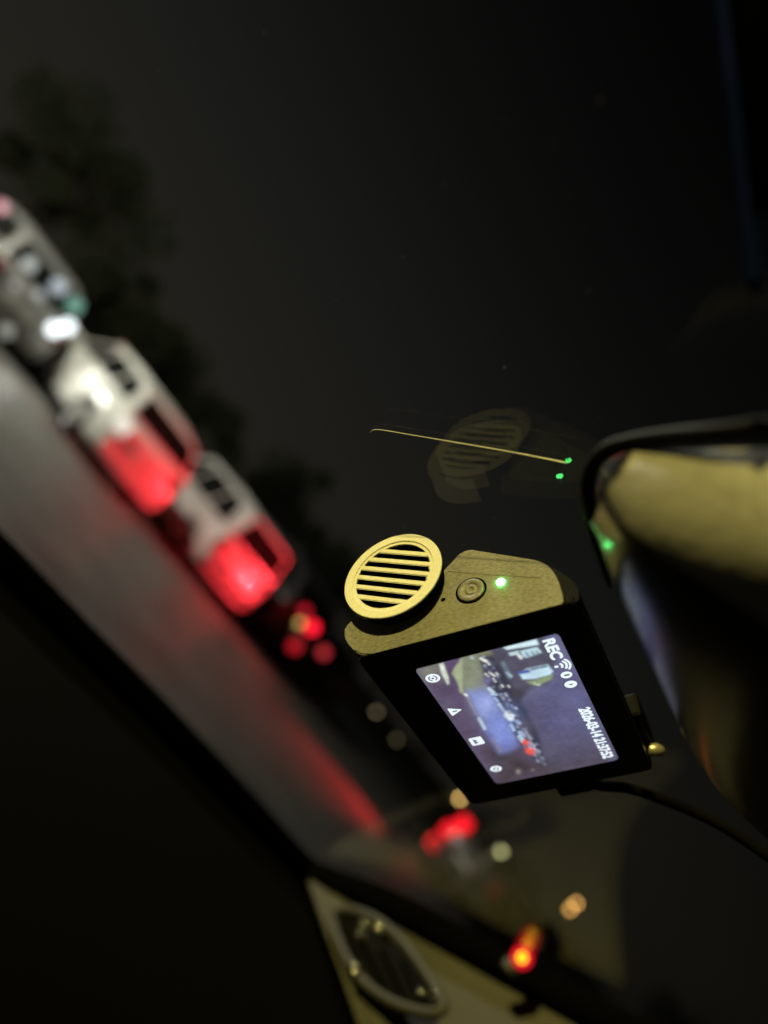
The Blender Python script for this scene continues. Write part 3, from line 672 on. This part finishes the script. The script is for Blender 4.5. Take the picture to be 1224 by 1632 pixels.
for k in range(150):
    t_ = RNG.uniform(0, 1); cx_, cy_ = 415 + t_ * 300 + RNG.normal(0, 14 + 12 * (1 - t_)), 215 + t_ * 530 + RNG.normal(0, 14)
    br = RNG.choice([50, 62, 84, 110, 150, 200]); L_ = RNG.uniform(3, 14)
    stroke((cx_, cy_), (cx_ + L_ * .6, cy_ + L_ * .8), RNG.uniform(2, 5), (br * .95, br, min(255, br * 1.15)), 7, RNG.uniform(.3, .85))
for k in range(60):
    blob((RNG.uniform(60, 1080), RNG.uniform(100, 820)), RNG.uniform(12, 50), tuple(RNG.uniform(70, 104) * np.array((1, .97, 1.2))), .22)
def lowfreq(cell):
    a = RNG.normal(0, 1, (NZ // cell + 3, NX // cell + 3)); yi = np.arange(NZ) / cell; xi = np.arange(NX) / cell
    y0 = yi.astype(int); x0 = xi.astype(int); fy = (yi - y0)[:, None]; fx = (xi - x0)[None]
    return (a[y0][:, x0] * (1 - fy) * (1 - fx) + a[y0 + 1][:, x0] * fy * (1 - fx) + a[y0][:, x0 + 1] * (1 - fy) * fx + a[y0 + 1][:, x0 + 1] * fy * fx)
def blur(a, k):
    for ax in (0, 1): a = sum(np.roll(a, d_, ax) * w_ for d_, w_ in k)
    return a
img[:] = .55 * blur(img, ((-2, .15), (-1, .22), (0, .26), (1, .22), (2, .15))) + .45 * img
img *= np.clip(1 + .05 * lowfreq(5) + .055 * lowfreq(11) + .07 * lowfreq(26), .5, 1.6)[..., None]
noise = RNG.normal(1, .05, img.shape[:2])[..., None]; img *= noise
verts = [(x * MM, -.42 * MM, z * MM) for x, z in zip(gx.ravel(), gz.ravel())]
faces = [(j * NX + i, j * NX + i + 1, (j + 1) * NX + i + 1, (j + 1) * NX + i) for j in range(NZ - 1) for i in range(NX - 1)]
# keep the small rounded corners
cut = 1.1
def incorner(x, z):
    dx = max(SX0 + cut - x, x - SX1 + cut, 0); dz_ = max(SZ0 + cut - z, z - SZ1 + cut, 0); return dx * dx + dz_ * dz_ > cut * cut
keep = [not incorner(x, z) for x, z in zip(gx.ravel(), gz.ravel())]
faces = [f_ for f_ in faces if all(keep[i] for i in f_)]
sm = bpy.data.materials.new('screen_picture'); sm.use_nodes = True; nt = sm.node_tree; nt.nodes.clear()
o_ = nt.nodes.new('ShaderNodeOutputMaterial'); e_ = nt.nodes.new('ShaderNodeEmission'); at_ = nt.nodes.new('ShaderNodeAttribute'); at_.attribute_name = 'picture'
nt.links.new(at_.outputs['Color'], e_.inputs[0]); e_.inputs[1].default_value = 1.3; nt.links.new(e_.outputs[0], o_.inputs[0])
me = bpy.data.meshes.new('screen'); me.from_pydata(verts, [], faces); me.update()
ca = me.color_attributes.new('picture', 'FLOAT_COLOR', 'POINT')
ca.data.foreach_set('color', np.concatenate([np.clip(img, 0, None), np.ones(img.shape[:2] + (1,))], -1).astype(np.float32).ravel())
screen = link('screen', me, sm, dc)
wh = emit('screen_white', srgb(232, 244, 250), 1.1); dk = emit('screen_icon_dark', srgb(120, 120, 135), 1.0)
YF = -.5
def text(name, s, x, z, size, width=None, bold=.0):
    cu = bpy.data.curves.new(name, 'FONT'); cu.body = s; cu.size = size; cu.offset = bold
    tmp = bpy.data.objects.new('tmp', cu); C.objects.link(tmp); bpy.context.view_layer.update()
    me = bpy.data.meshes.new_from_object(tmp.evaluated_get(bpy.context.evaluated_depsgraph_get())); C.objects.unlink(tmp); bpy.data.objects.remove(tmp)
    xs = [v.co.x for v in me.vertices]; k = (width / (max(xs) - min(xs))) if width else 1; x0 = min(xs)
    V_ = [v.co.copy() for v in me.vertices]; F_ = [tuple(p.vertices) for p in me.polygons]; bpy.data.meshes.remove(me); vv = []; ff = []
    for q_, (ox, oz) in enumerate(((0, 0), (.16, 0), (-.16, 0), (0, .14), (0, -.14))):        # heavier strokes
        ff += [tuple(i + len(vv) for i in f_) for f_ in F_]; vv += [Vector((x + (c.x - x0) * k + ox, YF - .012 * q_, z + c.y + oz)) * MM for c in V_]
    return from_py(name, vv, ff, wh, screen)
def flat(name, poly2, m=wh, y=YF, parent=None):
    v_ = [Vector((p[0], y, p[1])) * MM for p in poly2]; return from_py(name, v_, [tuple(range(len(v_)))], m, parent or screen)
def arc_band(cx, cz, r0, r1, a0, a1, n=14):
    o = [(cx + r1 * math.cos(R_(a0 + (a1 - a0) * k / n)), cz + r1 * math.sin(R_(a0 + (a1 - a0) * k / n))) for k in range(n + 1)]
    return o + [(cx + r0 * math.cos(R_(a1 + (a0 - a1) * k / n)), cz + r0 * math.sin(R_(a1 + (a0 - a1) * k / n))) for k in range(n + 1)]
def disc(cx, cz, r, n=24): return [(cx + r * math.cos(2 * math.pi * k / n), cz + r * math.sin(2 * math.pi * k / n)) for k in range(n)]
text('record_lettering', 'REC', -31.2, 16.9, 4.0, 8.6, .07)
wx, wz = -19.4, 17.0
icon = flat('wifi_icon', disc(wx, wz, .55, 12))
for r0 in (1.2, 2.3, 3.2): flat('wifi_arc', arc_band(wx, wz, r0, r0 + .62, 48, 132), wh, YF, icon)
mi = flat('microphone_icon', disc(-14.9, 18.4, 1.5)); flat('microphone_mark', rrect(-15.3, -14.5, 17.7, 19.2, .35, 3), dk, YF - .05, mi)
li = flat('location_icon', disc(-10.4, 18.3, 1.65)); flat('location_mark', [(-11.0, 17.6), (-9.8, 18.35), (-10.8, 19.1), (-10.6, 18.35)], dk, YF - .05, li)
text('time_lettering', '2026-03-14 21:37:52', 1.8, 17.2, 4.1, 28.4, .07)
ic = [from_px(640 + a / 3.221, 980 + b / 3.221) for a, b in ((160, 317), (276, 485), (385, 640), (484, 782))]
x, z = ic[0][0], ic[0][2]; i0 = flat('sync_icon', disc(x, z, 1.95))
flat('sync_arc', arc_band(x, z, .85, 1.25, 20, 160), dk, YF - .05, i0); flat('sync_arc', arc_band(x, z, .85, 1.25, 200, 340), dk, YF - .05, i0); flat('sync_dot', disc(x, z, .4, 12), dk, YF - .05, i0)
x, z = ic[1][0], ic[1][2]; i1 = flat('warning_icon', round_poly([(x - 2.1, z - 1.7), (x + 2.1, z - 1.7), (x, z + 2.0)], .6, 4)); flat('warning_mark', [(x - .3, z - .9), (x + .3, z - .9), (x + .3, z + .5), (x - .3, z + .5)], dk, YF - .05, i1)
x, z = ic[2][0], ic[2][2]; i2 = flat('gallery_icon', rrect(x - 2.1, x + 2.1, z - 1.9, z + 1.9, .6, 4)); flat('gallery_mark', [(x - 1.3, z - .9), (x + 1.4, z - .9), (x + .7, z + .5), (x + .1, z - .2), (x - .5, z + .4)], dk, YF - .05, i2)
x, z = ic[3][0], ic[3][2]; i3 = flat('settings_icon', round_poly([(x + 1.95 * math.cos(R_(30 + 60 * k)), z + 1.95 * math.sin(R_(30 + 60 * k))) for k in range(6)], .5, 3)); flat('settings_ring', arc_band(x, z, .55, .95, 0, 359, 24), dk, YF - .05, i3)
# mount between camera and glass
pA = Vector((14, 24, 2)); 
bm = bmesh.new(); add_box(bm, (-22 * MM, 8 * MM, 4 * MM), (20 * MM, 17.5 * MM, 15 * MM), Matrix.Rotation(0, 4, 'X')); bmesh.ops.bevel(bm, geom=list(bm.edges), offset=.001, segments=2, affect='EDGES'); from_bm('mount_pad', bm, blackm, dc)
box_obj('mount_arm', tuple(c * MM for c in (22, 6, 27)), tuple(c * MM for c in (43, 14, 31.5)), blackm, dc, .0012)
bm = bmesh.new(); tube(bm, [at(1027, 1196, .2445), at(1046, 1195, .2447), at(1056, 1197, .245)], [.0016, .0021, .0015], 12)
for v_ in bm.verts: v_.co = DR.transposed() @ (v_.co - DT)
from_bm('mount_pin', bm, mat('brass_pin', (.55, .5, .35), .35, metal=.7), dc, True)

# plug and cable
plug = thing('power_cable', 'black power cable with square plug leaving the dash camera', 'cable', DT, DR.to_euler())
box_obj('plug', tuple(c * MM for c in (HW + .4, 3, -2.5)), tuple(c * MM for c in (HW + 13, 10, 9)), blackm, plug, .001)
cpts = [DR @ (Vector((HW + 10, 6.5, 7)) * MM) + DT, at(955, 1252, .262), at(1000, 1256, .262), at(1050, 1272, .262), at(1105, 1294, .262), at(1165, 1325, .258), at(1260, 1390, .25)]
bm = bmesh.new(); tube(bm, spline(cpts, 6), .0017, 10)
for v_ in bm.verts: v_.co = DR.transposed() @ (v_.co - DT)
from_bm('cord', bm, mat('cable_rubber', (.003, .003, .003), .7, spec=.02), plug, True)

# ------------------------------------------------------------------ rear-view mirror
mir = thing('rear_view_mirror', 'rear-view mirror in glossy black housing with gold lit face, right of the dash camera', 'mirror', at(1150, 950, .15))
mo = Vector(mir.location)
housm = mat('mirror_gloss_black', (.006, .006, .006), .22, spec=1.0, bump=.08, bs=1500)
housm.node_tree.nodes['Principled BSDF'].inputs['IOR'].default_value = 2.1
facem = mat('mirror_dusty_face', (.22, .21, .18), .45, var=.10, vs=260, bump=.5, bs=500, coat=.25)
# sections from the left end to the right end: face top, crease, lower back edge (image position, depth)
secs = [
 dict(c=(963, 775, .143), b=(956, 850, .163), t=(1010, 716, .143)),
 dict(c=(985, 850, .134), b=(985, 945, .172), t=(1180, 700, .126)),
 dict(c=(1075, 905, .124), b=(1022, 1060, .186), t=(1420, 690, .114)),
 dict(c=(1180, 955, .116), b=(1065, 1185, .203), t=(1600, 720, .108)),
 dict(c=(1300, 1010, .113), b=(1118, 1300, .22), t=(1760, 800, .104)),
 dict(c=(1440, 1100, .117), b=(1250, 1420, .235), t=(1900, 930, .108)),
 dict(c=(1600, 1230, .13), b=(1480, 1540, .235), t=(2000, 1100, .118)),
]
v = []; f = []
for s in secs:
    c_ = at(*s['c']); b_ = at(*s['b']); t_ = at(*s['t'])
    back = (b_ - c_); 
    tb = t_ + Fv * .022
    v += [t_, t_.lerp(c_, .5) - Fv * .002, c_, c_.lerp(b_, .5) + (Uv * -.003), b_, b_.lerp(tb, .5) + Fv * .012, tb]
K = 7; n = len(secs)
for j in range(n - 1):
    for i in range(K): f.append((j * K + i, j * K + (i + 1) % K, (j + 1) * K + (i + 1) % K, (j + 1) * K + i))
f.append(tuple(range(K))); f.append(tuple(reversed(range((n - 1) * K, n * K))))
v = [p - mo for p in v]
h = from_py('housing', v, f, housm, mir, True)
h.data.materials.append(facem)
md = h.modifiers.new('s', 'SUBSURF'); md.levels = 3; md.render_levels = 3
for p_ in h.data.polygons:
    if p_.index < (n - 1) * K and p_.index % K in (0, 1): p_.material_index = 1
# black rim round the left end of the face
rim = [at(1500, 668, .104), at(1330, 664, .112), at(1180, 682, .121), at(1070, 692, .133), at(1000, 706, .141), at(966, 728, .145), at(952, 762, .148), at(951, 800, .152), at(957, 850, .160), at(985, 940, .170)]
bm = bmesh.new(); tube(bm, [p - mo + Fv * .006 for p in spline(rim, 6)], [.0016 * min(1, (58 - k) / 16) for k in range(55)], 12); from_bm('rim', bm, mat('mirror_rim_black', (.003, .003, .003), .6, spec=.1), mir, True)
# ball stem to the glass
bm = bmesh.new(); g0 = EYE + WN * WD + WA * .17 + WU * .02; tube(bm, [at(1500, 1050, .17) - mo, at(1500, 1000, .19) - mo, g0 - mo], [.009, .008, .014], 12); from_bm('stem', bm, blackm, mir, True)
